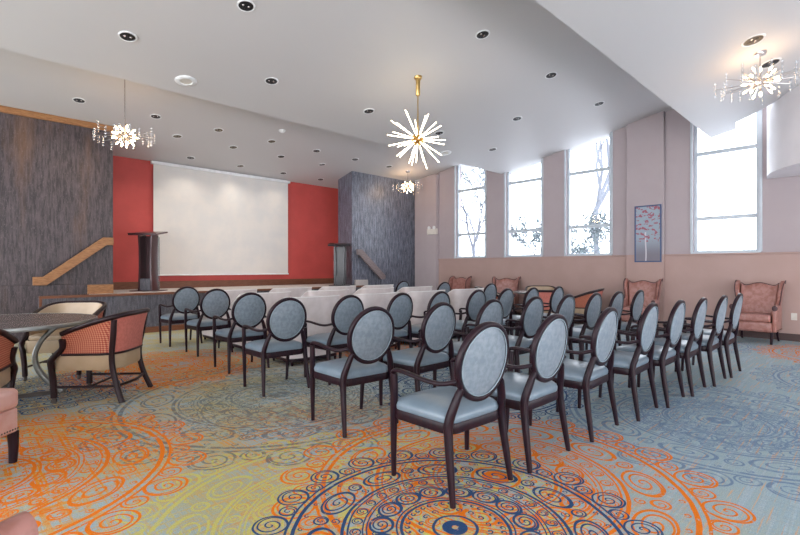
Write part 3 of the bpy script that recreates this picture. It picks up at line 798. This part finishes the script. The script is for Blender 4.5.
# table group at the left
def round_table(loc, R_, label, rz=0):
    t = thing('round_table', label, 'table', loc, rz)
    MB().lathe([(.0001, .718), (R_ - .02, .718), (R_ - .012, .722), (R_ - .012, .75), (.0001, .7505)], 64).build('tabletop', 'tabletop', t, smooth=True)
    MB().lathe([(R_ - .012, .712), (R_, .714), (R_ + .003, .73), (R_, .748), (R_ - .012, .7515), (R_ - .012, .712)], 64).build('edge_band', 'pewter', t, smooth=True)
    for k in range(4):
        a = PI / 2 * k + R(-10); d = Vector((math.cos(a), math.sin(a), 0)); q = R_ / .8
        P = [d * (r * q) + Vector((0, 0, z)) for r, z in ((.50, .705), (.40, .62), (.32, .51), (.285, .38), (.32, .24), (.40, .12), (.50, .03))]
        MB().sweep(curve_pts(P, 4), rr(.105, .045, .3), d.cross(Vector((0, 0, 1)))[:] and (d.x, d.y, .001)).build('base_leg', 'pewter', t, smooth=True)
        MB().box(-.03, .03, 0, .53 * q, 0, .035, Matrix.Rotation(a - PI / 2, 4, 'Z')).build('floor_bar', 'bronze', t, bevel=.004)
    MB().lathe([(.0001, .02), (.06, .02), (.06, .05), (.0001, .055)], 20).build('hub', 'bronze', t, smooth=True)
    return t
round_table((.27, 5.76, 0), .80, 'round table with dark top and curved pewter base at the left edge')
def face(x, y, tx, ty): return math.atan2(ty - y, tx - x) - PI / 2
gcl = 'club chairs round the left table'
place(cc, (1.04, 5.29, 0), R(50), 'club chair right of the left table with its woven orange side showing', gcl, True)
place(cc, (.93, 6.62, 0), face(.93, 6.62, .3, 5.7), 'club chair behind the left table with its cream inner back showing', gcl)
place(cc, (-.03, 4.86, 0), face(-.03, 4.86, .3, 5.8), 'club chair at the left edge of the photo, in front of the left table', gcl)

# far group by the windows
def gm(x, y): return (x, y, 0)
t = round_table((8.95, 5.05, 0), .50, 'small dark round table among the club chairs below the windows')
gf = 'club chairs round the small far table'
place(cc, (9.66, 5.35, 0), face(9.66, 5.35, 8.6, 4.7), 'club chair below the second and third windows, its inner back facing the room', gf)
place(cc, (9.25, 4.15, 0), face(9.25, 4.15, 8.9, 5.3), 'club chair below the third window, right of the small far table, rail slanting up', gf)
place(cc, (8.22, 4.50, 0), face(8.22, 4.50, 9.0, 5.1), 'club chair at the small far table with its red back to the camera', gf)
place(cc, (8.50, 5.90, 0), face(8.50, 5.90, 9.0, 5.1), 'club chair at the small far table, red side, left of the others', gf)

# wing chairs along the window wall
gw = 'pink wing armchairs'
place(wc, (10.17, 1.42, 0), R(88), 'pink leather wing armchair against the wall below the last window at the right', gw, True)
place(wc, (10.15, 3.32, 0), R(96), 'brownish-pink wing armchair below the red tree picture', gw)
place(wc, (10.15, 6.58, 0), R(112), 'brownish-pink wing armchair below the first gap between the windows', gw)
place(wc, (10.15, 8.02, 0), R(85), 'tan-pink wing armchair against the wall, the one nearest the stage', gw)
place(wc, (-.52, 1.44, 0), R(-62), 'pink leather wing armchair cropped at the bottom left corner', gw)
sl = place(wc, (-.365, 4.05, 0), R(-133.8), 'pale pink armless chair at the left edge, only seat corner and dark leg in view')
sl.name = 'armless_chair'
if 'group' in sl: del sl['group']
pale = {}
for o in [q for q in bpy.data.objects if q.parent == sl]:
    if o.name.startswith(('arm_', 'wing')): bpy.data.objects.remove(o)
    elif o.name.startswith(('seat', 'back')):
        o.data = o.data.copy(); o.data.materials[0] = MT['leather_lit']
for o in bpy.data.objects:
    if o.get('category') == 'chair' and o.name.startswith('wing_armchair'): o.scale = (.84, 1, 1 if 'bottom left' in o['label'] else .985)

# ------------------------------------------------------------------ outdoors
def tree(x, y, z0, h, seed, label, leaves=0, spread=.5):
    rnd = random.Random(seed); t = thing('bare_tree' if not leaves else 'leafy_tree', label, 'tree', (x, y, z0)); m_ = MB(); lf = MB()
    def br(p, d, L, r, dep):
        q = p + d * L; mid = p.lerp(q, .5) + Vector((rnd.uniform(-1, 1), rnd.uniform(-1, 1), rnd.uniform(-1, 1))) * L * .07
        m_.tube([p, mid, q], [r, r * .85, r * .7], 5)
        if leaves and dep <= 2:
            for _ in range(leaves):
                c = p.lerp(q, rnd.random()) + Vector([rnd.uniform(-.12, .12) for _ in range(3)]); a = Vector([rnd.uniform(-1, 1) for _ in range(3)]).normalized() * .06; b_ = a.cross(Vector([rnd.uniform(-1, 1) for _ in range(3)])).normalized() * .03
                lf.add([c - a, c + b_, c + a, c - b_], [(0, 1, 2, 3)])
        if dep == 0: return
        for k in range(3 if dep > 1 else 2):
            nd = (d + Vector((rnd.uniform(-1, 1), rnd.uniform(-1, 1), rnd.uniform(-.5, .8))) * spread).normalized()
            br(q if k else p.lerp(q, .75), nd, L * rnd.uniform(.62, .82), r * .62, dep - 1)
    br(Vector((0, 0, 0)), Vector((rnd.uniform(-.08, .08), rnd.uniform(-.08, .08), 1)).normalized(), h * .30, h * .012, 5)
    m_.build('branches', 'bark', t)
    if leaves: lf.build('foliage', 'leaf', t)
struct(MB().box(10.9, 60, -30, 40, -.4, -.3).build('ground_outside', 'snow'))
tree(14.5, 10.8, -.3, 7.2, 3, 'leafy tree outside the first window', 5, .6)
tree(14.2, 7.9, -.3, 3.4, 5, 'low shrub-like tree outside the second window', 5, .6)
tree(14.0, 6.4, -.3, 3.6, 15, 'low shrub outside the third window', 4, .6)
tree(19.5, 8.3, -.3, 12.5, 12, 'bare tree outside seen through the third window top', 0, .6)
MB().box(0, .5, 0, .35, 0, 9).build('chimney_stack', 'brickpale').location = (13.2, 10.95, -.3)
tag(bpy.data.objects['chimney_stack'], 'pale brick stack seen outside at the left edge of the first window', 'chimney')

# ------------------------------------------------------------------ light
w = bpy.data.worlds.new('overcast'); S.world = w; w.use_nodes = True
bg = w.node_tree.nodes['Background']; bg.inputs[0].default_value = (.92, .945, 1, 1); bg.inputs[1].default_value = 6.2
def lamp(x, y, z, p, r, col):
    l = bpy.data.lights.new('chandelier_glow', 'POINT'); l.energy = p; l.shadow_soft_size = r; l.color = col
    o = bpy.data.objects.new('chandelier_glow', l); C.objects.link(o); o.location = (x, y, z)
def spot(x, y, z, p, tx=0, ty=0):
    l = bpy.data.lights.new('rear_fill_spot', 'SPOT'); l.energy = p; l.spot_size = R(125); l.spot_blend = .9; l.shadow_soft_size = .05; l.color = (1, .88, .74)
    o = bpy.data.objects.new('rear_fill_spot', l); C.objects.link(o); o.location = (x, y, z - .03); o.rotation_euler = (R(tx), R(ty), 0)
for x, y, p in ((2.72, 10.6, 60), (3.88, 10.97, 45), (5.08, 10.98, 50), (6.28, 11.0, 30), (3.26, 9.96, 55), (4.45, 9.98, 55), (3.84, 9.30, 45), (5.03, 9.31, 45), (1.48, 9.29, 55), (6.85, 10.02, 30), (8.59, 9.34, 60), (7.40, 9.34, 40)):  # spots added to brighten the rear; the first has no downlight fitting
    spot(x, y, zr(y), p * .62)
# ------------------------------------------------------------------ camera
cam = bpy.data.cameras.new('camera'); co_ = bpy.data.objects.new('camera', cam); C.objects.link(co_); S.camera = co_
cam.sensor_width = 36; cam.lens = 459.705 / 800 * 36; cam.shift_y = .68 / 800; cam.clip_start = .05
co_.location = (0, 0, 1.25); co_.rotation_euler = (R(90), 0, R(46.028 - 90))
S.view_settings.view_transform = 'Standard'; S.view_settings.look = 'None'; S.view_settings.gamma = 1; S.view_settings.exposure = .18
